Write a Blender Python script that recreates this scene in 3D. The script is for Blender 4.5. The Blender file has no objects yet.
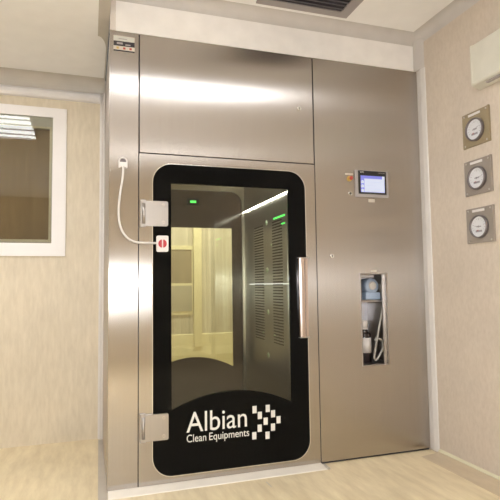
import bpy, bmesh, math, random
from mathutils import Vector, Matrix
random.seed(7)
scn = bpy.context.scene
COL = scn.collection
PI = math.pi

# ------------------------------------------------------------------ materials
def srgb(r, g, b):
    f = lambda c: (c/12.92 if c <= .04045 else ((c+.055)/1.055)**2.4)
    return (f(r/255), f(g/255), f(b/255), 1)

def new_mat(name):
    m = bpy.data.materials.new(name); m.use_nodes = True
    nt = m.node_tree; nt.nodes.clear()
    out = nt.nodes.new('ShaderNodeOutputMaterial')
    return m, nt, out

def plain(name, col, rough=.5, metal=0.0, coat=0.0, spec=.5, noise=.04):
    m, nt, out = new_mat(name)
    b = nt.nodes.new('ShaderNodeBsdfPrincipled')
    b.inputs['Roughness'].default_value = rough
    b.inputs['Metallic'].default_value = metal
    b.inputs['Coat Weight'].default_value = coat
    b.inputs['Coat Roughness'].default_value = .02
    b.inputs['Specular IOR Level'].default_value = spec
    tc = nt.nodes.new('ShaderNodeTexCoord')
    n = nt.nodes.new('ShaderNodeTexNoise'); n.inputs['Scale'].default_value = 9; n.inputs['Detail'].default_value = 4
    r = nt.nodes.new('ShaderNodeValToRGB')
    r.color_ramp.elements[0].position = .3; r.color_ramp.elements[1].position = .7
    r.color_ramp.elements[0].color = tuple(c*(1-noise) for c in col[:3])+(1,)
    r.color_ramp.elements[1].color = tuple(min(1, c*(1+noise)) for c in col[:3])+(1,)
    L = nt.links.new
    L(tc.outputs['Object'], n.inputs['Vector']); L(n.outputs['Fac'], r.inputs['Fac'])
    L(r.outputs['Color'], b.inputs['Base Color']); L(b.outputs['BSDF'], out.inputs['Surface'])
    return m

def emit(name, col, strength):
    m, nt, out = new_mat(name)
    e = nt.nodes.new('ShaderNodeEmission'); e.inputs['Color'].default_value = col; e.inputs['Strength'].default_value = strength
    nt.links.new(e.outputs['Emission'], out.inputs['Surface'])
    m.cycles.emission_sampling = 'NONE'
    return m

def area(name, loc, rot, sx, sy, watts, col):
    l = bpy.data.lights.new(name, 'AREA'); l.shape = 'RECTANGLE'; l.size = sx; l.size_y = sy; l.energy = watts; l.color = col
    o = bpy.data.objects.new(name, l); COL.objects.link(o); o.location = loc; o.rotation_euler = rot
    return o

def steel(name, col, rough=.28, aniso=.85, tangent=(1, 0, 0), brush=(160, 160, 1.2)):
    """brushed stainless: anisotropic lobe, fine brushing lines"""
    m, nt, out = new_mat(name)
    L = nt.links.new
    b = nt.nodes.new('ShaderNodeBsdfPrincipled')
    b.inputs['Metallic'].default_value = 1
    b.inputs['Anisotropic'].default_value = aniso
    cx = nt.nodes.new('ShaderNodeCombineXYZ')
    for i in range(3): cx.inputs[i].default_value = tangent[i]
    L(cx.outputs[0], b.inputs['Tangent'])
    geo = nt.nodes.new('ShaderNodeNewGeometry')
    mp = nt.nodes.new('ShaderNodeMapping'); mp.inputs['Scale'].default_value = brush
    L(geo.outputs['Position'], mp.inputs['Vector'])
    n = nt.nodes.new('ShaderNodeTexNoise'); n.inputs['Scale'].default_value = 1; n.inputs['Detail'].default_value = 5
    L(mp.outputs[0], n.inputs['Vector'])
    r = nt.nodes.new('ShaderNodeValToRGB')
    r.color_ramp.elements[0].position = .25; r.color_ramp.elements[1].position = .75
    r.color_ramp.elements[0].color = tuple(c*.965 for c in col[:3])+(1,)
    r.color_ramp.elements[1].color = tuple(min(1, c*1.03) for c in col[:3])+(1,)
    L(n.outputs['Fac'], r.inputs['Fac']); L(r.outputs['Color'], b.inputs['Base Color'])
    b.inputs['Roughness'].default_value = rough
    L(b.outputs['BSDF'], out.inputs['Surface'])
    return m

def vinyl(name, c1, c2, scale, rough=.5, rot=(0, 0, 0), spec=.4, contrast=(.3, .7), blotch=.06):
    """streaked sheet vinyl"""
    m, nt, out = new_mat(name); L = nt.links.new
    b = nt.nodes.new('ShaderNodeBsdfPrincipled'); b.inputs['Roughness'].default_value = rough
    b.inputs['Specular IOR Level'].default_value = spec
    geo = nt.nodes.new('ShaderNodeNewGeometry')
    mp = nt.nodes.new('ShaderNodeMapping'); mp.inputs['Scale'].default_value = scale; mp.inputs['Rotation'].default_value = rot
    mp.vector_type = 'TEXTURE' if False else 'POINT'
    L(geo.outputs['Position'], mp.inputs['Vector'])
    n = nt.nodes.new('ShaderNodeTexNoise'); n.inputs['Scale'].default_value = 1; n.inputs['Detail'].default_value = 7; n.inputs['Roughness'].default_value = .62
    L(mp.outputs[0], n.inputs['Vector'])
    r = nt.nodes.new('ShaderNodeValToRGB')
    r.color_ramp.elements[0].position = contrast[0]; r.color_ramp.elements[1].position = contrast[1]
    r.color_ramp.elements[0].color = c1; r.color_ramp.elements[1].color = c2
    L(n.outputs['Fac'], r.inputs['Fac'])
    n2 = nt.nodes.new('ShaderNodeTexNoise'); n2.inputs['Scale'].default_value = 2.2; n2.inputs['Detail'].default_value = 3
    L(geo.outputs['Position'], n2.inputs['Vector'])
    mr = nt.nodes.new('ShaderNodeMapRange'); mr.inputs['From Min'].default_value = .3; mr.inputs['From Max'].default_value = .7
    mr.inputs['To Min'].default_value = 1-blotch; mr.inputs['To Max'].default_value = 1+blotch
    L(n2.outputs['Fac'], mr.inputs['Value'])
    mx = nt.nodes.new('ShaderNodeVectorMath'); mx.operation = 'SCALE'
    L(r.outputs['Color'], mx.inputs[0]); L(mr.outputs[0], mx.inputs['Scale'])
    L(mx.outputs[0], b.inputs['Base Color']); L(b.outputs['BSDF'], out.inputs['Surface'])
    return m

def glass(name, tint=(1, 1, 1, 1), rough=0.0, ior=1.5, boost=0.0):
    """thin pane: clear transmission plus a fresnel mirror"""
    m, nt, out = new_mat(name); L = nt.links.new
    t = nt.nodes.new('ShaderNodeBsdfTransparent'); t.inputs['Color'].default_value = tint
    g = nt.nodes.new('ShaderNodeBsdfGlossy'); g.inputs['Roughness'].default_value = rough
    f = nt.nodes.new('ShaderNodeFresnel'); f.inputs['IOR'].default_value = ior
    a = nt.nodes.new('ShaderNodeMath'); a.operation = 'ADD'; a.inputs[1].default_value = boost; a.use_clamp = True
    mx = nt.nodes.new('ShaderNodeMixShader')
    L(f.outputs[0], a.inputs[0]); L(a.outputs[0], mx.inputs['Fac'])
    L(t.outputs[0], mx.inputs[1]); L(g.outputs[0], mx.inputs[2]); L(mx.outputs[0], out.inputs['Surface'])
    return m

M = {}
STEEL = (.462, .424, .392)
M['steel'] = steel('brushed stainless', STEEL, .25, 1.0, (1, .10, 0))
M['steel_side'] = steel('brushed stainless side', STEEL, .33, .8, (.12, 1, 0))
M['steel_in'] = steel('chamber stainless', (.66, .63, .56), .34, .85, (.12, 1, 0))
M['steel_plain'] = steel('satin stainless', (.55, .51, .46), .32, 0.0)
M['satin'] = steel('satin bead blasted steel', (.44, .41, .39), .34, 0.0)
M['polish'] = steel('polished stainless', (.62, .53, .50), .16, 0, (1, 0, 0))
M['chrome'] = plain('chrome', (.85, .84, .82, 1), .1, 1.0)
M['dark_gap'] = plain('dark seam', srgb(40, 34, 38), .7)
M['black_paint'] = plain('black printed glass', (.003, .003, .003, 1), .05, 0, 0, .08)
M['border_back'] = plain('back of printed border', srgb(92, 78, 70), .12, 0, 0, .5)
M['black'] = plain('black plastic', (.012, .012, .013, 1), .35)
M['glass'] = glass('door glass', (.90, .91, .86, 1), 0, 1.5)
M['glass_far'] = glass('rear door glass', (.93, .93, .88, 1), 0, 2.2)
M['glass_win'] = glass('window glass', (.90, .89, .85, 1), 0.0, 1.52)
M['white_paint'] = plain('white wall paint', srgb(243, 239, 237), .55)
M['ceil_paint'] = plain('ceiling white', srgb(246, 244, 243), .6, noise=.02)
M['beige_paint'] = plain('beige trim paint', srgb(214, 205, 198), .5)
M['cove_grey'] = plain('grey cove profile', srgb(196, 190, 186), .45)
M['cove_light'] = plain('light grey cove profile', srgb(214, 209, 206), .4)
M['cove_brown'] = plain('taupe cove profile', srgb(190, 182, 172), .5)
M['rail_white'] = plain('white aluminium rail', srgb(226, 223, 224), .3)
M['wall_r'] = vinyl('wall vinyl right', srgb(196, 182, 167), srgb(207, 194, 180), (55, 55, 26), .45)
M['wall_l'] = vinyl('wall vinyl left', srgb(204, 190, 167), srgb(218, 205, 183), (40, 40, 8), .5)
M['floor'] = vinyl('floor vinyl', srgb(212, 193, 158), srgb(238, 222, 188), (16, 3.2, 3), .42, (0, 0, math.radians(28)), blotch=.05)
M['floor_cove'] = vinyl('floor border vinyl', srgb(194, 175, 148), srgb(210, 192, 164), (12, 4, 4), .45)
M['frame_white'] = plain('window frame white', srgb(238, 233, 231), .35, noise=.015)
M['reveal'] = plain('window spacer grey', srgb(196, 194, 184), .5)
M['spacer'] = plain('window bead cream', srgb(214, 208, 180), .35)
M['blind'] = vinyl('brown blind', srgb(128, 106, 72), srgb(142, 119, 84), (40, 40, 3), .7)
M['cream'] = plain('cream enamel', srgb(210, 206, 193), .4)
M['white_plastic'] = plain('white plastic', srgb(222, 216, 213), .4)
M['cable'] = plain('pale grey cable', srgb(212, 206, 201), .4)
M['red'] = plain('red plastic', srgb(170, 40, 48), .4)
M['yellow'] = plain('yellow plastic', srgb(190, 158, 84), .4)
M['estop_red'] = plain('red mushroom', srgb(170, 66, 58), .35)
M['letter'] = plain('white vinyl lettering', srgb(232, 230, 226), .5)
M['label'] = plain('pale label', srgb(196, 186, 172), .5)
M['hmi_bezel'] = plain('grey bezel', srgb(162, 155, 153), .4, 0)
M['scr_white'] = emit('screen white', srgb(236, 240, 255), 1.25)
M['scr_blue'] = emit('screen blue', srgb(150, 150, 236), 1.25)
M['scr_pale'] = emit('screen pale', srgb(214, 214, 250), 1.25)
M['gauge_plate'] = plain('gauge steel plate', srgb(152, 142, 133), .42, .3)
M['gauge_plate_b'] = plain('gauge bronze plate', srgb(150, 135, 108), .42, .3)
M['bezel'] = plain('gauge bezel', srgb(112, 104, 104), .35, .3)
M['dial'] = plain('dial face', srgb(218, 218, 222), .35, 0, .6)
M['tick'] = plain('dial ticks', srgb(150, 146, 150), .5)
M['pump'] = plain('pale blue plastic', srgb(176, 192, 216), .35)
M['bottle'] = plain('dark amber bottle', srgb(46, 34, 32), .15, 0, .5)
M['niche'] = steel('niche steel', (.46, .45, .47), .35, 0)
M['hose'] = plain('translucent hose', srgb(160, 154, 145), .3)
M['threshold'] = plain('off white threshold', srgb(236, 228, 216), .4)
M['strip_grey'] = plain('grey steel floor strip', srgb(196, 187, 176), .5, .2)
M['vent_dark'] = plain('vent cavity', srgb(40, 36, 44), .8)
M['vent_grey'] = plain('vent aluminium', srgb(158, 150, 148), .4, .3)
M['vane'] = plain('vent vane', srgb(120, 112, 116), .45, .3)
M['lamp'] = plain('opal diffuser', (.85, .85, .83, 1), .5)
M['streak_glow'] = emit('chamber highlight streak', (1, .97, .90, 1), 58)
M['streak_glow'].cycles.emission_sampling = 'FRONT'
M['streak_dim'] = emit('dim chamber highlight streak', (.97, .98, 1, 1), 1.5)
M['green_glow'] = emit('green indicator and reflection', (.12, 1, .16, 1), 2.2)
M['knob_green'] = plain('pale green knob', srgb(226, 240, 206), .35)
M['louver_dark'] = plain('louver opening', srgb(92, 85, 74), .7)
M['beyond_wall'] = vinyl('cream panel beyond', srgb(190, 182, 156), srgb(234, 228, 206), (22, 22, .35), .5)
M['beyond_dark'] = vinyl('brown glazing beyond', srgb(142, 130, 102), srgb(166, 152, 122), (20, 20, 2), .4)
M['beyond_grey'] = plain('grey panel beyond', srgb(182, 176, 152), .5)
M['beyond_bright'] = plain('pale yellow post', srgb(240, 232, 190), .4)
M['header_dark'] = plain('dark header', srgb(40, 30, 30), .3)

# ------------------------------------------------------------------ mesh helper
class MB:
    def __init__(s): s.bm = bmesh.new(); s.mi = 0; s.mats = []
    def mat(s, key):
        m = M[key]
        if m not in s.mats: s.mats.append(m)
        s.mi = s.mats.index(m); return s
    def _done(s, faces, smooth=False):
        for f in faces: f.material_index = s.mi; f.smooth = smooth
    def box(s, x0, x1, y0, y1, z0, z1, bev=0.0, seg=2):
        t = bmesh.new(); bmesh.ops.create_cube(t, size=1)
        for v in t.verts:
            v.co = Vector((x0+(v.co.x+.5)*(x1-x0), y0+(v.co.y+.5)*(y1-y0), z0+(v.co.z+.5)*(z1-z0)))
        if bev: bmesh.ops.bevel(t, geom=t.edges[:], offset=bev, segments=seg, affect='EDGES', profile=.5)
        return s._merge(t)
    def _merge(s, t, smooth=False):
        vm = {v: s.bm.verts.new(v.co) for v in t.verts}
        fs = []
        for f in t.faces:
            try: fs.append(s.bm.faces.new([vm[v] for v in f.verts]))
            except ValueError: pass
        s._done(fs, smooth); t.free(); return s
    def cyl(s, p0, p1, r0, r1=None, n=28, bev=0.0):
        p0, p1 = Vector(p0), Vector(p1); r1 = r0 if r1 is None else r1
        d = p1-p0; q = d.to_track_quat('Z', 'Y').to_matrix()
        rings = [(0, r0), (1, r1)]
        if bev: rings = [(0, r0), (1-bev/d.length, r1), (1-bev*.3/d.length, r1-bev*.3), (1, r1-bev)]
        vs = []
        for t, r in rings:
            vs.append([s.bm.verts.new(p0+d*t+q @ Vector((r*math.cos(2*PI*k/n), r*math.sin(2*PI*k/n), 0))) for k in range(n)])
        side = []
        for a, b in zip(vs, vs[1:]):
            for k in range(n): side.append(s.bm.faces.new((a[k], a[(k+1) % n], b[(k+1) % n], b[k])))
        s._done(side, True)
        s._done([s.bm.faces.new(vs[0][::-1]), s.bm.faces.new(vs[-1])]); return s
    def ring(s, c, axis, ro, ri, h, n=40):
        c = Vector(c); q = Vector(axis).to_track_quat('Z', 'Y').to_matrix()
        prof = [(ro, 0), (ro, h*.6), (ro-(ro-ri)*.35, h), (ri, h*.75), (ri, 0)]
        vs = [[s.bm.verts.new(c+q @ Vector((r*math.cos(2*PI*k/n), r*math.sin(2*PI*k/n), z))) for k in range(n)] for r, z in prof]
        fs = []
        for i in range(len(prof)):
            a, b = vs[i], vs[(i+1) % len(prof)]
            for k in range(n): fs.append(s.bm.faces.new((a[k], a[(k+1) % n], b[(k+1) % n], b[k])))
        s._done(fs, True); return s
    def tube(s, pts, r, n=12, sub=6):
        P = [Vector(p) for p in pts]; path = []
        for i in range(len(P)-1):
            a, b, c, d = P[max(i-1, 0)], P[i], P[i+1], P[min(i+2, len(P)-1)]
            for k in range(sub):
                t = k/sub
                path.append(.5*((2*b)+(c-a)*t+(2*a-5*b+4*c-d)*t*t+(3*b-a-3*c+d)*t**3))
        path.append(P[-1])
        prev = None; rings = []; up = Vector((0, 1, 0))
        for i, p in enumerate(path):
            d = (path[min(i+1, len(path)-1)]-path[max(i-1, 0)]).normalized()
            u = up-d*up.dot(d)
            if u.length < .05: u = Vector((1, 0, 0))-d*d.x
            u.normalize(); w = d.cross(u)
            rings.append([s.bm.verts.new(p+u*r*math.cos(2*PI*k/n)+w*r*math.sin(2*PI*k/n)) for k in range(n)])
        fs = []
        for a, b in zip(rings, rings[1:]):
            for k in range(n): fs.append(s.bm.faces.new((a[k], a[(k+1) % n], b[(k+1) % n], b[k])))
        s._done(fs, True); s._done([s.bm.faces.new(rings[0][::-1]), s.bm.faces.new(rings[-1])]); return s
    def prism(s, pts, a0, a1, axis='y', holes=(), smooth=False):
        """outline (2D) swept along an axis: y -> pts are (x,z); x -> (y,z); z -> (x,y)"""
        t = bmesh.new()
        def mk(p, a):
            return {'y': (p[0], a, p[1]), 'x': (a, p[0], p[1]), 'z': (p[0], p[1], a)}[axis]
        es = []
        for loop in [pts]+list(holes):
            vs = [t.verts.new(mk(p, a0)) for p in loop]
            for i in range(len(vs)): es.append(t.edges.new((vs[i], vs[(i+1) % len(vs)])))
        bmesh.ops.triangle_fill(t, use_beauty=True, use_dissolve=False, edges=es)
        r = bmesh.ops.extrude_face_region(t, geom=t.faces[:])
        d = Vector(mk((0, 0), a1-a0))
        bmesh.ops.translate(t, vec=d, verts=[v for v in r['geom'] if isinstance(v, bmesh.types.BMVert)])
        bmesh.ops.recalc_face_normals(t, faces=t.faces[:])
        return s._merge(t, smooth)
    def build(s, name, base=(0, 0, 0), parent=None):
        bmesh.ops.recalc_face_normals(s.bm, faces=s.bm.faces[:])
        bmesh.ops.translate(s.bm, vec=-Vector(base), verts=s.bm.verts[:])
        me = bpy.data.meshes.new(name); s.bm.to_mesh(me); s.bm.free()
        for m in s.mats: me.materials.append(m)
        o = bpy.data.objects.new(name, me); COL.objects.link(o)
        if parent is None: o.location = base
        else: o.parent = parent
        return o

def mb(key): return MB().mat(key)

def struct(name, m, base=(0, 0, 0), parent=None):
    o = m.build(name, base, parent)
    if parent is None: o['kind'] = 'structure'
    return o

class Thing:
    def __init__(s, name, label, cat, base, group=None):
        s.base = base
        s.o = bpy.data.objects.new(name, None); COL.objects.link(s.o); s.o.location = base
        s.o.empty_display_size = .1
        s.o['label'] = label; s.o['category'] = cat
        if group: s.o['group'] = group
    def part(s, name, m, parent=None, label=None):
        o = m.build(name, s.base, parent or s.o)
        if label: o['label'] = label
        return o

def solo(name, m, label, cat, base, group=None):
    o = m.build(name, base); o['label'] = label; o['category'] = cat
    if group: o['group'] = group
    return o

def rrect(x0, x1, z0, z1, r, n=10):
    pts = []
    for cx, cz, a in ((x1-r, z1-r, 0), (x0+r, z1-r, 90), (x0+r, z0+r, 180), (x1-r, z0+r, 270)):
        for k in range(n+1):
            t = math.radians(a+90*k/n); pts.append((cx+r*math.cos(t), cz+r*math.sin(t)))
    return pts
def rect(x0, x1, z0, z1): return [(x0, z0), (x1, z0), (x1, z1), (x0, z1)]
def arch_rect(x0, x1, zs0, zs1, zp, z1, n=28):
    """rectangle whose bottom edge is an upward bow from zs0 through zp to zs1"""
    pts = []
    for k in range(n+1):
        t = k/n; pts.append((x0+(x1-x0)*t, zs0*(1-t)+zs1*t+(zp-(zs0+zs1)/2)*4*t*(1-t)))
    return pts+[(x1, z1), (x0, z1)]

def text_mesh(body, x0, x1, zbase, cap, y, mat, name, base, parent, thick=.0015, size_ref='H'):
    """lettering on a plane facing -y, fitted to the given width and cap height"""
    def mesh_of(t):
        cu = bpy.data.curves.new('lettering', 'FONT'); cu.body = t; cu.size = 1; cu.extrude = .004
        cu.resolution_u = 6
        ob = bpy.data.objects.new('lettering', cu); COL.objects.link(ob)
        dg = bpy.context.evaluated_depsgraph_get(); dg.update()
        me = bpy.data.meshes.new_from_object(ob.evaluated_get(dg))
        bpy.data.objects.remove(ob); bpy.data.curves.remove(cu)
        return me
    ref = mesh_of(size_ref); capu = max(v.co.y for v in ref.vertices); bpy.data.meshes.remove(ref)
    me = mesh_of(body)
    xs = [v.co.x for v in me.vertices]; a, b = min(xs), max(xs)
    for v in me.vertices:
        x, yy, z = v.co
        v.co = Vector((x0+(x-a)/(b-a)*(x1-x0)-base[0], y-(z+.004)/.008*thick-base[1], zbase+yy/capu*cap-base[2]))
    me.materials.clear(); me.materials.append(M[mat]); me.name = name
    o = bpy.data.objects.new(name, me); COL.objects.link(o); o.parent = parent
    return o

# ------------------------------------------------------------------ dimensions
H = 2.70        # height of the steel front
XR = 2.17       # right wall
ZC = 2.96       # main ceiling
ZL = 2.80       # lower ceiling over the left bay
YL = 1.08       # wall of the left bay
YB = -4.6       # wall behind the camera
XW = -2.6

# ------------------------------------------------------------------ room shell
struct('floor', mb('floor').box(XW-.1, XR+.1, YB-.1, 4.4, -.1, 0))
struct('ceiling', mb('ceil_paint').box(0, XR+.1, YB-.1, .05, ZC, ZC+.1))
struct('ceiling_left', mb('ceil_paint').box(XW-.1, 0, YB-.1, YL+.08, ZL, ZC+.1))
struct('wall_right', mb('wall_r').box(XR, XR+.1, YB-.1, YL+.08, 0, ZC+.1))
struct('wall_behind', mb('wall_l').box(XW-.1, XR+.1, YB-.1, YB, 0, ZC+.1))
struct('wall_far_left', mb('wall_l').box(XW-.1, XW, YB, 4.4, 0, ZC+.1))
WX0, WX1, WZ0, WZ1 = -1.55, -.285, 1.40, 2.553
struct('wall_left', mb('wall_l').prism(rect(XW, 0, 0, ZC), YL, YL+.08, 'y', [rect(WX0+.02, WX1-.02, WZ0+.02, WZ1-.02)]))
# white fascia over the machine with its beige end trim
struct('wall_front', mb('white_paint').box(.034, XR, 0, .05, H+.002, ZC))
struct('trim_1', mb('beige_paint').box(0, .034, -.003, .05, H+.002, ZC, .002))

def cove(a, b, r, n=8):
    """concave quarter profile between two surfaces meeting at (a,b); r signed by direction"""
    ra, rb = r
    pts = [(a, b)]
    for k in range(n+1):
        t = PI/2*k/n
        pts.append((a+ra*(1-math.sin(t)), b+rb*(1-math.cos(t))))
    return pts
# ceiling coves
struct('trim_2', mb('cove_grey').prism(cove(0, ZC, (-.07, -.07)), .0, XR, 'x'))
struct('trim_3', mb('cove_grey').prism(cove(XR, ZC, (-.07, -.07)), YB, 0, 'y'))
# vertical cove between the cabinet, the fascia and the right wall
struct('trim_4', mb('cove_light').prism([(XR, 0), (XR-.004, 0), (XR-.004, -.012), (XR-.012, -.05), (XR-.006, -.085), (XR, -.092)], 0.012, H, 'z'))
struct('trim_5', mb('cove_grey').prism([(XR, 0), (XR-.03, 0), (XR-.022, -.03), (XR-.008, -.07), (XR, -.085)], H, ZC-.03, 'z'))
# coved vinyl border along the right wall
struct('baseboard_right', mb('floor_cove').prism([(XR, 0), (XR, .022), (XR-.012, .019), (XR-.05, .009), (XR-.15, .0015), (XR-.15, 0)], YB, -.095, 'y'))
struct('trim_15', mb('spacer').prism([(XR, .022), (XR-.016, .019), (XR-.016, .023), (XR, .034)], YB, -.095, 'y'))
# left bay: cove, rail, corner post
struct('trim_6', mb('cove_brown').prism(cove(YL, ZL, (-.10, -.10)), XW, 0, 'x'))
struct('trim_7', mb('rail_white').prism([(YL, 2.625), (YL-.03, 2.63), (YL-.045, 2.65), (YL-.045, 2.675), (YL-.03, 2.695), (YL, 2.70)], XW, -.035, 'x'))
struct('trim_8', mb('cove_light').prism([(0, YL), (-.036, YL), (-.035, YL-.012), (-.024, YL-.016), (-.017, YL-.026), (-.008, YL-.045), (0, YL-.047)], 0.0, 2.70, 'z'))
# grey strip on the floor and on the ceiling beside the machine
struct('trim_9', mb('strip_grey').prism([(-.052, -1.2), (0, -1.2), (0, YL-.05), (-.032, YL-.05), (-.050, -.05)], 0, .006, 'z'))
cs = [(0, -4.5), (-.068, -4.5), (-.066, .285)]
for k in range(1, 9):
    t = PI/2*k/8
    cs.append((-.066+.057*math.sin(t), .285+.20*(1-math.cos(t))))
cs += [(-.009, .98), (0, .98)]
struct('trim_10', mb('cove_brown').prism(cs, ZL-.006, ZL, 'z'))
# off-white threshold along the foot of the chamber
struct('trim_11', mb('threshold').prism([(-.001, 0), (-.001, .012), (-.02, .012), (-.09, .004), (-.095, 0)], 0.003, 1.325, 'x'))
struct('trim_12', mb('strip_grey').box(1.3255, 1.345, -.098, -.012, 0, .01, .002))
struct('trim_13', mb('cove_brown').prism([(.897, -.147), (.902, -.147), (.906, -.225), (.901, -.225)], 0, .0008, 'z'))

# window in the left bay
w = struct('window_1', mb('frame_white').prism(rect(WX0, WX1, WZ0, WZ1), YL-.014, YL+.05, 'y', [rect(WX0+.098, WX1-.100, WZ0+.098, WZ1-.074)]))
struct('reveal', mb('reveal').prism(rect(WX0+.06, WX1-.06, WZ0+.06, WZ1-.06), YL+.012, YL+.05, 'y', [rect(WX0+.11, WX1-.11, WZ0+.11, WZ1-.145)]), parent=w)
struct('bead', mb('spacer').prism(rect(WX0+.11, WX1-.11, WZ0+.11, WZ1-.145), YL+.014, YL+.048, 'y', [rect(WX0+.124, WX1-.124, WZ0+.128, WZ1-.158)]), parent=w)
struct('pane', mb('glass_win').box(WX0+.06, WX1-.06, YL-.002, YL+.002, WZ0+.06, WZ1-.06), parent=w)
bl = Thing('roller_blind', 'brown blind drawn down behind the glass of the left window', 'blind', ((WX0+WX1)/2, YL+.085, WZ0+.04))
bl.part('fabric', mb('blind').box(WX0+.03, WX1-.03, YL+.083, YL+.087, WZ0+.04, WZ1+.02))
bl.part('bottom_bar', mb('blind').box(WX0+.03, WX1-.03, YL+.081, YL+.090, WZ0+.035, WZ0+.055, .002))
bl.part('roller', mb('rail_white').cyl((WX0+.02, YL+.11, WZ1+.03), (WX1-.02, YL+.11, WZ1+.03), .022))

# room beyond the far door
struct('wall_beyond', mb('beyond_wall').box(XW, XR+.1, 3.2, 3.3, 0, 3.06))
struct('ceiling_beyond', mb('ceil_paint').box(XW, XR+.1, YL+.08, 3.2, 2.75, 2.85))
struct('wall_right.001', mb('beyond_wall').box(XR, XR+.1, YL+.08, 3.2, 0, 2.85))
struct('baseboard_beyond', mb('beyond_bright').prism([(3.2, 0), (3.2, .56), (3.185, .55), (3.17, .40), (3.15, .3), (3.15, 0)], XW, XR, 'x'))
wb = struct('window_2', mb('beyond_bright').prism(rect(.2, 1.13, .80, 1.66), 3.18, 3.2, 'y', [rect(.24, 1.115, 1.19, 1.61)]))
struct('pane', mb('beyond_dark').box(.23, 1.12, 3.192, 3.198, 1.18, 1.62), parent=wb)
struct('lower_panel', mb('beyond_grey').box(.24, 1.115, 3.17, 3.182, .84, 1.16, .002), parent=wb)
struct('trim_14', mb('beyond_bright').box(1.135, 1.235, 3.14, 3.2, .4, 2.75, .004))
lb = Thing('ceiling_light', 'warm ceiling light in the bright room behind the chamber', 'ceiling light', (1.0, 2.3, 2.75))
lb.part('frame', mb('white_plastic').prism(rect(.3, 1.9, 1.95, 2.65), 2.725, 2.75, 'z', [rect(.33, 1.87, 1.98, 2.62)]))
lb.part('diffuser', mb('lamp').box(.33, 1.87, 1.98, 2.62, 2.738, 2.745))
area('lamp_glow', (1.1, 2.3, 2.736), (0, 0, 0), 1.5, .6, 80, (1, .965, .88))

# ------------------------------------------------------------------ steel pass-through chamber
T = Thing('pass_through_chamber', 'tall brushed steel pass-through chamber with a black-bordered glass door', 'airlock chamber', (.66, 0, 0))
P = T.part
col = P('side_column', mb('steel').box(0, .1695, 0, .03, .004, H, .002).mat('steel_side').box(0.001, .1695, .0305, YL-.002, .004, H))
P('name_plate', mb('label').box(.020, .146, -.0025, -.0002, 2.572, 2.672, .001)
  .mat('reveal').box(.024, .142, -.003, -.0024, 2.640, 2.668)
  .mat('dark_gap').box(.021, .145, -.0032, -.0024, 2.608, 2.638).box(.021, .145, -.0032, -.0024, 2.574, 2.583)
  .mat('yellow').box(.038, .052, -.0034, -.0024, 2.589, 2.602).mat('estop_red').box(.077, .091, -.0034, -.0024, 2.589, 2.602).box(.114, .128, -.0034, -.0024, 2.589, 2.602)
  .mat('vent_grey').box(.05, .10, -.0036, -.003, 2.650, 2.655).box(.04, .075, -.0036, -.003, 2.618, 2.630).box(.09, .12, -.0036, -.003, 2.614, 2.622),
  col, 'small pale and black data plate')
P('seam_liner', mb('dark_gap').box(.1695, .1765, .006, .03, .004, H).box(.1695, 1.331, .006, .03, 1.9585, 1.9665).box(1.3235, 1.331, .006, .03, .004, H))
tp = P('top_panel', mb('steel').box(.1765, 1.3235, 0, .03, 1.9665, H, .002))
P('lock', mb('chrome').cyl((1.223, 0, 2.336), (1.223, -.006, 2.336), .015, bev=.002).mat('black').box(1.2205, 1.2255, -.0065, -.005, 2.327, 2.345), tp, 'chrome key lock')
P('roof_casing', mb('steel_plain').box(.1695, 1.331, .031, YL-.002, 2.06, H))

# hinged door
GX0, GX1, GZ0, GZ1 = .250, 1.254, .048, 1.907
door = P('door', mb('steel').prism(rect(.1735, 1.3235, .013, 1.9585), -.004, .042, 'y', [rrect(GX0, GX1, GZ0, GZ1, .12)]))
P('edge_bead', mb('chrome').prism(rrect(GX0-.0005, GX1+.0005, GZ0-.0005, GZ1+.0005, .12), -.007, .002, 'y', [rrect(GX0+.004, GX1-.004, GZ0+.004, GZ1-.004, .116)]), door, 'thin bright bead around the glass')
clear = arch_rect(.364, 1.130, .425, .415, .515, 1.785)
P('black_border', mb('black_paint').prism(rrect(GX0+.003, GX1-.003, GZ0+.003, GZ1-.003, .117), -.0045, .006, 'y', [clear]), door, 'glossy black printed border with a bowed lower edge')
P('glass_pane', mb('glass').box(.355, 1.14, .0062, .0082, .38, 1.795), door)
LB = T.base
text_mesh('Albian', .452, .828, .291, .117, -.0047, 'letter', 'lettering', LB, door, size_ref='A')['label'] = 'large white lettering'
for wd_, xa, xb in (('Clean', .453, .571), ('Equipments', .590, .842)):
    text_mesh(wd_, xa, xb, .2335, .044, -.0047, 'letter', 'lettering', LB, door, size_ref='C')['label'] = 'smaller white lettering'
mk = mb('letter')
for x, z in ((.879, .388), (.966, .388), (.913, .350), (1.001, .352), (.951, .311), (1.037, .312), (.911, .272), (.999, .270), (.875, .230), (.962, .224)):
    mk.box(x-.0135, x+.0135, -.0062, -.0047, z-.022, z+.022)
P('emblem', mk, door, 'white chequered arrow emblem')
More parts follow.
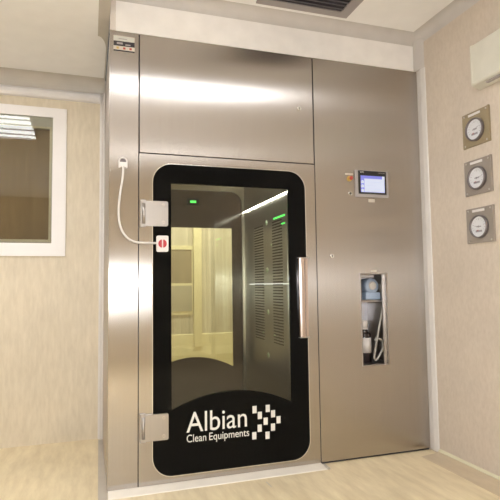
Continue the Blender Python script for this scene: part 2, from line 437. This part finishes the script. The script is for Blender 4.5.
# D handle with its mounting flange
P('handle', mb('polish').prism([(1.187, -.010), (1.187, -.020), (1.192, -.029), (1.200, -.033), (1.222, -.033), (1.228, -.029), (1.231, -.022), (1.236, -.016), (1.254, -.016), (1.254, -.004), (1.187, -.004)], .822, 1.330, 'z')
  .mat('satin').box(1.185, 1.256, -.035, -.004, .816, .822, .001).box(1.185, 1.256, -.035, -.004, 1.330, 1.336, .001).mat('dark_gap').box(1.2315, 1.2345, -.0195, -.01, .822, 1.33), door, 'polished vertical steel pull handle')
def hinge(zc):
    m = mb('satin').prism(rrect(.208, .343, zc-.075, zc+.075, .010, 5), -.024, -.0048, 'y')
    m.box(.180, .212, -.020, -.0045, zc-.082, zc-.062, .003).box(.180, .212, -.020, -.0045, zc+.062, zc+.082, .003)
    m.box(.180, .190, -.022, -.0045, zc-.082, zc+.082, .002)
    m.cyl((.200, -.016, zc-.062), (.200, -.016, zc+.062), .0095)
    m.mat('steel_plain')
    for dz in (-.052, .052): m.cyl((.315, -.0238, zc+dz), (.315, -.0262, zc+dz), .0095, bev=.001)
    m.mat('tick')
    for dz in (-.052, .052): m.box(.309, .321, -.0266, -.0258, zc+dz-.0015, zc+dz+.0015)
    return m
P('hinge', hinge(1.595), door); P('hinge', hinge(.343), door)

# chamber inside
IX0, IX1, IZ0, IZ1, IY0, IY1 = .30, 1.163, .05, 2.0, .045, YL-.002
lin = P('chamber_lining', mb('steel_in').box(IX0-.06, IX0, IY0, IY1, IZ0, IZ1)
  .box(IX0-.06, IX1+.06, IY0, IY1, IZ1, IZ1+.05).box(IX0-.06, IX1+.06, IY0, IY1, .004, IZ0))
rw = P('louvered_wall', mb('steel_in').box(IX1, IX1+.06, IY0, IY1, IZ0, IZ1)
  .box(IX1-.004, IX1, .10, .93, .52, 1.70, .0015))
for ya, yb in ((.185, .375), (.575, .785)):
    sl = mb('louver_dark'); z = .745
    while z < 1.62:
        sl.box(IX1-.0075, IX1-.003, ya, yb, z, z+.0085); z += .0205
    P('louver_slots', sl, rw)
P('highlight_streak', mb('streak_dim').cyl((IX1-.005, .055, 1.166), (IX1-.005, .93, 1.166), .0038, n=10), rw, 'slim glowing strip standing for a reflected streak on the chamber wall')  # glowing rod put in for a bright reflected streak
P('glow', mb('green_glow').box(IX1-.010, IX1-.003, .13, .34, 1.628, 1.640, .002).box(IX1-.010, IX1-.003, .13, .19, 1.575, 1.584, .002), rw, 'green glowing bars standing for a reflection')  # glowing bars painted for a green reflection on the wall
for y, z in ((.50, 1.624), (.495, 1.27), (.488, .959), (.50, .642)):
    P('knob', mb('knob_green').cyl((IX1-.003, y, z), (IX1-.014, y, z), .020, .016, 20, .003), rw)
for y, z in ((.60, .80), (.36, .80), (.40, 1.45)):
    P('screw', mb('knob_green').cyl((IX1-.003, y, z), (IX1-.010, y, z), .010, .008, 16, .002), rw)
P('highlight_streak', mb('streak_glow').cyl((IX1-.012, .06, 1.782), (IX1-.012, 1.06, 1.782), .0017, n=10), rw, 'slim glowing strip standing for a reflected streak on the chamber wall')  # glowing rod put in for a highlight line; also brightens the chamber
P('glow', mb('black').box(.66, .76, 1.045, 1.0655, 1.83, 1.885, .003).mat('green_glow').box(.685, .735, 1.043, 1.0452, 1.847, 1.866), lin, 'small green indicator lamp')
# door on the far side of the chamber
fd = P('door', mb('steel_in').prism(rect(IX0-.06, IX1+.06, .013, 2.05), YL, YL+.045, 'y', [rrect(IX0+.02, IX1-.02, .10, 1.96, .1)]))
P('printed_border', mb('border_back').prism(rrect(IX0+.018, IX1-.018, .098, 1.962, .1), YL+.012, YL+.022, 'y', [arch_rect(.405, 1.055, .49, .478, .572, 1.645)]), fd, 'dark brown back of the printed border')
P('glass_pane', mb('glass_far').box(.395, 1.065, YL+.0225, YL+.025, .45, 1.655), fd)

# ------------------------------------------------------------------ control cabinet on the right
CX0, CX1, CZ0 = 1.3312, 2.163, .014
C = Thing('control_cabinet', 'brushed steel control cabinet with touch panel, right of the glass door', 'cabinet', (1.75, 0, 0))
Q = C.part
NX0, NX1, NZ0, NZ1 = 1.655, 1.850, .612, 1.222
Q('plinth', mb('dark_gap').box(CX0+.002, CX1, .012, YL-.002, 0, CZ0))
fp = Q('front_panel', mb('steel').prism(rect(CX0, CX1, CZ0, H), 0, .03, 'y', [rect(NX0, NX1, NZ0, NZ1)]))
Q('casing', mb('steel_plain').box(CX0, CX1, .36, YL-.002, CZ0, H).box(CX0, CX0+.02, .031, .36, CZ0, H).box(CX1-.02, CX1, .031, .36, CZ0, H).box(CX0+.02, CX1-.02, .031, .36, H-.02, H))
ni = Q('niche', mb('niche').box(NX0-.06, 1.925, .346, .356, NZ0-.02, NZ1+.02).box(NX0-.08, NX0-.06, .031, .345, NZ0-.02, NZ1+.02)
  .box(NX0-.06, 1.904, .031, .345, NZ0-.02, NZ0-.002).box(NX0-.06, 1.904, .031, .345, NZ1, NZ1+.02)
  .mat('satin').box(1.905, 1.925, .031, .345, NZ0-.02, NZ1+.02).box(NX1-.014, NX1+.004, .030, .038, NZ0, NZ1)
  .box(NX0-.06, 1.904, .06, .33, 1.030, 1.045, .002))
Q('edge_bead', mb('satin').prism(rect(NX0-.008, NX1+.008, NZ0-.008, NZ1+.008), -.003, 0, 'y', [rect(NX0, NX1, NZ0, NZ1)]), fp)
Q('niche_light', mb('white_plastic').box(NX0-.02, NX1-.03, .10, .14, NZ1-.02, NZ1-.002, .003), ni)
pu = Q('pump', mb('pump').cyl((1.803, .20, 1.140), (1.803, .10, 1.140), .055, bev=.01).box(1.745, 1.862, .09, .21, 1.046, 1.098, .006)
  .mat('white_plastic').cyl((1.803, .10, 1.145), (1.803, .09, 1.145), .030, bev=.006), label='pale blue round pump head')
Q('lock', mb('chrome').cyl((1.441, 0, 1.347), (1.441, -.007, 1.347), .014, bev=.002).mat('black').box(1.4385, 1.4435, -.0075, -.006, 1.339, 1.355), fp, 'chrome key lock')
# touch panel
tpn = Q('touch_panel', mb('hmi_bezel').box(1.6270, 1.8890, -.012, 0, 1.755, 1.943, .004).mat('black').box(1.6490, 1.8700, -.0135, -.0115, 1.776, 1.939, .001), label='grey framed touch panel with a lit screen')
sc = mb('scr_pale').box(1.6600, 1.8630, -.0142, -.013, 1.789, 1.9145)
sc.mat('scr_blue').box(1.6600, 1.8420, -.0146, -.0141, 1.893, 1.9145).box(1.6600, 1.6890, -.0146, -.0141, 1.789, 1.892)
sc.mat('scr_white').box(1.6930, 1.8580, -.0146, -.0141, 1.795, 1.889).box(1.8440, 1.8630, -.0146, -.0141, 1.884, 1.9145)
for zz in (1.803, 1.836, 1.868): sc.cyl((1.675, -.0141, zz), (1.675, -.0149, zz), .0115, n=18).box(1.6640, 1.6860, -.0149, -.0141, zz-.013, zz-.005)
sc.mat('scr_blue').box(1.7040, 1.7220, -.0148, -.0145, 1.898, 1.910)
sc.mat('scr_pale').box(1.7020, 1.8320, -.0149, -.0145, 1.866, 1.869).box(1.7020, 1.7920, -.0149, -.0145, 1.838, 1.841).box(1.7020, 1.8320, -.0149, -.0145, 1.812, 1.815)
so = Q('screen', sc, tpn, 'white and blue lit screen')
for v in so.data.vertices:
    v.co.x = (1.7605-1.75)+(v.co.x-(1.7605-1.75))*.93; v.co.z = 1.789+(v.co.z-1.789)*.92
text_mesh('SIEMENS', 1.6640, 1.6940, 1.9235, .009, -.0136, 'letter', 'lettering', C.base, tpn, .0005, 'S')
text_mesh('SIMATIC HMI', 1.8070, 1.8580, 1.924, .006, -.0136, 'hmi_bezel', 'lettering', C.base, tpn, .0005, 'S')
Q('emergency_stop', mb('yellow').cyl((1.586, 0, 1.879), (1.586, -.008, 1.879), .019, bev=.002).mat('estop_red').cyl((1.592, -.008, 1.881), (1.594, -.022, 1.881), .010, .014, bev=.004), label='red and yellow emergency stop button')
Q('push_button', mb('chrome').ring((1.592, 0, 1.777), (0, -1, 0), .015, .009, .005).mat('black').cyl((1.592, 0, 1.777), (1.592, -.004, 1.777), .009, n=20), label='black push button with a chrome ring')
Q('label_tag', mb('label').box(1.555, 1.617, -.002, 0, 1.905, 1.917, .0005), fp)
Q('label_tag', mb('label').box(1.731, 1.781, -.002, 0, 1.722, 1.744, .0005), fp)
Q('label_tag', mb('label').box(1.735, 1.778, -.002, 0, 1.238, 1.252, .0005), fp)

# bottle and hose in the niche
Bt = Thing('bottle', 'dark bottle with white label and cap standing in the cabinet niche', 'bottle', (1.745, .13, NZ0-.002))
bx, by, bz = Bt.base
Bt.part('body', mb('bottle').cyl((bx, by, bz), (bx, by, bz+.205), .046, n=32, bev=.012).cyl((bx, by, bz+.198), (bx, by, bz+.235), .036, .018))
Bt.part('label', mb('white_plastic').cyl((bx, by, bz+.068), (bx, by, bz+.172), .0468, n=32), label='white paper label')
Bt.part('cap', mb('white_plastic').cyl((bx, by, bz+.235), (bx, by, bz+.290), .024, bev=.004).cyl((bx, by, bz+.228), (bx, by, bz+.238), .027))
solo('hose', mb('hose').tube([(1.878, .13, 1.155), (1.880, .11, 1.11), (1.862, .052, 1.071), (1.846, .052, .973), (1.815, .056, .835), (1.787, .060, .698), (1.779, .062, .650), (1.792, .064, .630), (1.815, .066, .650), (1.852, .07, .705), (1.851, .072, .757), (1.812, .074, .776), (1.796, .08, .76)], .0075),
     'pale hose looping down from the pump in the cabinet niche', 'hose', (1.82, .06, NZ0))

# ------------------------------------------------------------------ door switch with its looped cable
S = Thing('door_switch', 'white door switch with red dots on looped cable beside upper hinge', 'switch', (.309, -.0047, 1.365))
pl = S.part('switch_plate', mb('white_plastic').prism(rrect(.274, .345, 1.366, 1.463, .01, 5), -.020, -.0048, 'y'))
for sx in (-1, 1):
    m = mb('red'); pts = []
    for k in range(13):
        t = -PI/2+PI*k/12; pts.append((.3095+sx*(.004+.021*math.cos(t)), 1.415+.024*math.sin(t)))
    S.part('red_dot', m.prism(pts if sx > 0 else pts[::-1], -.0225, -.0195, 'y'), pl, 'red half round marker')
S.part('socket', mb('white_plastic').ring((.079, -.0003, 1.902), (0, -1, 0), .027, .018, .016).mat('bezel').cyl((.079, -.0003, 1.902), (.079, -.006, 1.902), .018).mat('white_plastic').box(.062, .096, -.012, -.0003, 1.886, 1.898, .002)
       .mat('white_plastic').box(.053, .064, -.016, -.0003, 1.862, 1.892, .002).box(.094, .105, -.016, -.0003, 1.862, 1.892, .002).box(.062, .096, -.014, -.0003, 1.868, 1.884, .002))
S.part('cable', mb('cable').tube([(.080, -.012, 1.872), (.080, -.014, 1.845), (.076, -.016, 1.792), (.062, -.016, 1.70), (.055, -.016, 1.60), (.061, -.016, 1.53), (.082, -.016, 1.475), (.116, -.016, 1.438), (.160, -.017, 1.421), (.22, -.017, 1.418), (.279, -.013, 1.418)], .0064))

# ------------------------------------------------------------------ right wall: gauges, box
def gauge(zc, plate, ang, label, tilt):
    y0 = -.559; b = (XR, y0, zc-.111)
    G = Thing('pressure_gauge', label, 'gauge', b, 'round pressure gauges on the right wall')
    p = mb(plate).box(XR-.010, XR, y0-.113, y0+.113, zc-.109, zc+.109, .002).box(XR-.016, XR-.009, y0-.113, y0-.105, zc-.109, zc+.109, .001)
    pl = G.part('plate', p)
    for dy in (-.088, .092):
        for dz in (-.095, .095):
            G.part('screw', mb('steel_plain').cyl((XR-.0098, y0+dy, zc+dz), (XR-.013, y0+dy, zc+dz), .006, n=12, bev=.001), pl)
    zc2 = zc-.010
    G.part('label_tag', mb('white_plastic').box(XR-.0118, XR-.0098, y0-.042, y0+.058, zc+.083, zc+.098, .0005), label='white blank name tag')
    G.part('bezel', mb('bezel').ring((XR-.0098, y0, zc2), (-1, 0, 0), .072, .062, .022))
    f = mb('dial').cyl((XR-.0098, y0, zc2), (XR-.020, y0, zc2), .063, n=40)
    f.mat('tick')
    for k in range(13):
        a = math.radians(205-k*230/12)
        r0, r1 = (.040, .052) if k % 2 == 0 else (.046, .052)
        c, s_ = math.cos(a), math.sin(a); px, pz = -s_*.0013, c*.0013
        f.prism([(y0-c*r0-px, zc2+s_*r0-pz), (y0-c*r1-px, zc2+s_*r1-pz), (y0-c*r1+px, zc2+s_*r1+pz), (y0-c*r0+px, zc2+s_*r0+pz)], XR-.0206, XR-.0198, 'x')
    f.box(XR-.0206, XR-.0198, y0-.020, y0+.018, zc2-.003, zc2+.003).box(XR-.0206, XR-.0198, y0-.026, y0+.026, zc2-.034, zc2-.022)
    f.mat('red').box(XR-.0206, XR-.0198, y0+.004, y0+.018, zc2-.030, zc2-.020)
    G.part('dial', f)
    a = math.radians(ang); c, s_ = math.cos(a), math.sin(a)
    nd = mb('tick').prism([(y0-c*.046, zc2+s_*.046), (y0+s_*.003, zc2+c*.003), (y0+c*.012, zc2-s_*.012), (y0-s_*.003, zc2-c*.003)], XR-.0225, XR-.0212, 'x')
    nd.cyl((XR-.0205, y0, zc2), (XR-.024, y0, zc2), .006, n=16)
    G.part('needle', nd)
gauge(2.111, 'gauge_plate_b', 20, 'bronze-toned plate with a round gauge, topmost of three on the right wall', 0)
gauge(1.808, 'gauge_plate', 8, 'grey plate with a round gauge between two others on the right wall', 0)
gauge(1.508, 'gauge_plate', 170, 'grey plate with a round gauge, lowest of three on the right wall', 0)

BX = Thing('wall_box', 'cream enamel box unit mounted high on the right wall', 'wall unit', (XR, -.9, 2.34))
BX.part('casing', mb('cream').prism([(XR, 2.335), (XR, 2.60), (XR-.062, 2.60), (XR-.070, 2.592), (XR-.070, 2.362), (XR-.062, 2.352), (XR-.02, 2.335)], -1.35, -.617, 'y'))
BX.part('end_cap', mb('cream').prism([(XR, 2.333), (XR, 2.603), (XR-.065, 2.603), (XR-.073, 2.594), (XR-.073, 2.360), (XR-.064, 2.350), (XR-.02, 2.333)], -.617, -.607, 'y'))
BX.part('outlet_slot', mb('vent_grey').box(XR-.052, XR-.03, -1.30, -.70, 2.337, 2.346))

# ceiling vent
V = Thing('ceiling_vent', 'grey slatted air vent in the white ceiling above the steel front', 'vent', (1.21, -.42, ZC))
V.part('frame', mb('vent_grey').prism(rect(.890, 1.534, -.75, -.112), ZC-.010, ZC-.0002, 'z', [rect(.955, 1.462, -.69, -.172)]))
V.part('backing', mb('vent_dark').box(.95, 1.467, -.695, -.167, ZC-.0035, ZC-.0004))
for k in range(13):
    y = -.205-k*.038
    V.part('vane', mb('vane').prism([(y, ZC-.004), (y+.006, ZC-.004), (y-.004, ZC-.0155), (y-.010, ZC-.0155)], .956, 1.461, 'x'))

# ceiling lights (two mirrored in the window glass and the steel, one added behind the camera)
def light(name, label, x0, x1, y0, y1, z, tubes, watts, col=(.91, .955, 1)):
    L_ = Thing(name, label, 'ceiling light', ((x0+x1)/2, (y0+y1)/2, z), 'louvred fluorescent ceiling lights')
    L_.part('frame', mb('white_plastic').prism(rect(x0, x1, y0, y1), z-.03, z-.0002, 'z', [rect(x0+.025, x1-.025, y0+.025, y1-.025)]))
    L_.part('diffuser', mb('lamp').box(x0+.024, x1-.024, y0+.024, y1-.024, z-.010, z-.003))
    for k in range(1, tubes):
        y = y0+(y1-y0)*k/tubes
        L_.part('louver', mb('white_plastic').box(x0+.024, x1-.024, y-.004, y+.004, z-.024, z-.0125))
    area('lamp_glow', ((x0+x1)/2, (y0+y1)/2, z-.0115), (0, 0, 0), x1-x0-.05, y1-y0-.05, watts, col)
light('ceiling_light', 'louvred light near the left window, mirrored in its glass', -1.55, -.64, -.68, .16, ZL, 5, 36)
light('ceiling_light', 'long louvred light in front of the steel chamber, mirrored in its top panel', -.30, 1.45, -1.53, -1.17, ZC, 4, 28)
light('ceiling_light', 'added louvred light, unseen behind the camera', .2, 1.4, -3.9, -3.3, ZC, 4, 16)  # added lamp out of view, for soft ambient light
# added fill panel low in the back wall, unseen, to brighten the ceiling
bw = struct('fill_panel', mb('frame_white').prism(rect(-2.15, -.25, .70, 1.50), YB, YB+.03, 'y', [rect(-2.08, -.32, .77, 1.43)]))
struct('pane', mb('lamp').box(-2.09, -.31, YB+.002, YB+.006, .76, 1.44), parent=bw)  # front face of the added fill panel
area('fill_light', (-1.2, YB+.008, 1.10), (-PI/2, 0, 0), 1.74, .64, 190, (.84, .92, 1))

# ------------------------------------------------------------------ camera, flash, world
cam = bpy.data.cameras.new('camera'); co = bpy.data.objects.new('camera', cam); COL.objects.link(co)
cam.sensor_width = 36; cam.sensor_fit = 'HORIZONTAL'; cam.lens = 498.725/500*36; cam.clip_start = .01
r = Vector((0.95222008, -0.30512636, -0.0132218)); u = Vector((-0.00836372, -0.06932745, 0.9975589)); f = Vector((0.30529815, 0.94978503, 0.06856699))
mt = Matrix.Identity(4)
for i in range(3):
    mt[i][0] = r[i]; mt[i][1] = u[i]; mt[i][2] = -f[i]
cl = Vector((-0.10246315, -3.00911697, 1.16543749))
mt.translation = cl; co.matrix_world = mt
scn.camera = co

fl = bpy.data.lights.new('flash', 'POINT'); fl.energy = 110; fl.color = (.93, .96, 1); fl.shadow_soft_size = .03
fo = bpy.data.objects.new('flash', fl); COL.objects.link(fo); fo.location = cl+u*.06-f*.02

wd = bpy.data.worlds.new('world'); scn.world = wd; wd.use_nodes = True
bg = wd.node_tree.nodes.get('Background'); bg.inputs['Color'].default_value = (.96, .98, 1, 1); bg.inputs['Strength'].default_value = .15

vs = scn.view_settings
vs.view_transform = 'Standard'; vs.look = 'None'; vs.exposure = -0.48; vs.gamma = 1; vs.use_curve_mapping = False
scn.cycles.blur_glossy = 1.0
scn.cycles.max_bounces = 10; scn.cycles.transparent_max_bounces = 16
scn.cycles.sample_clamp_indirect = 6
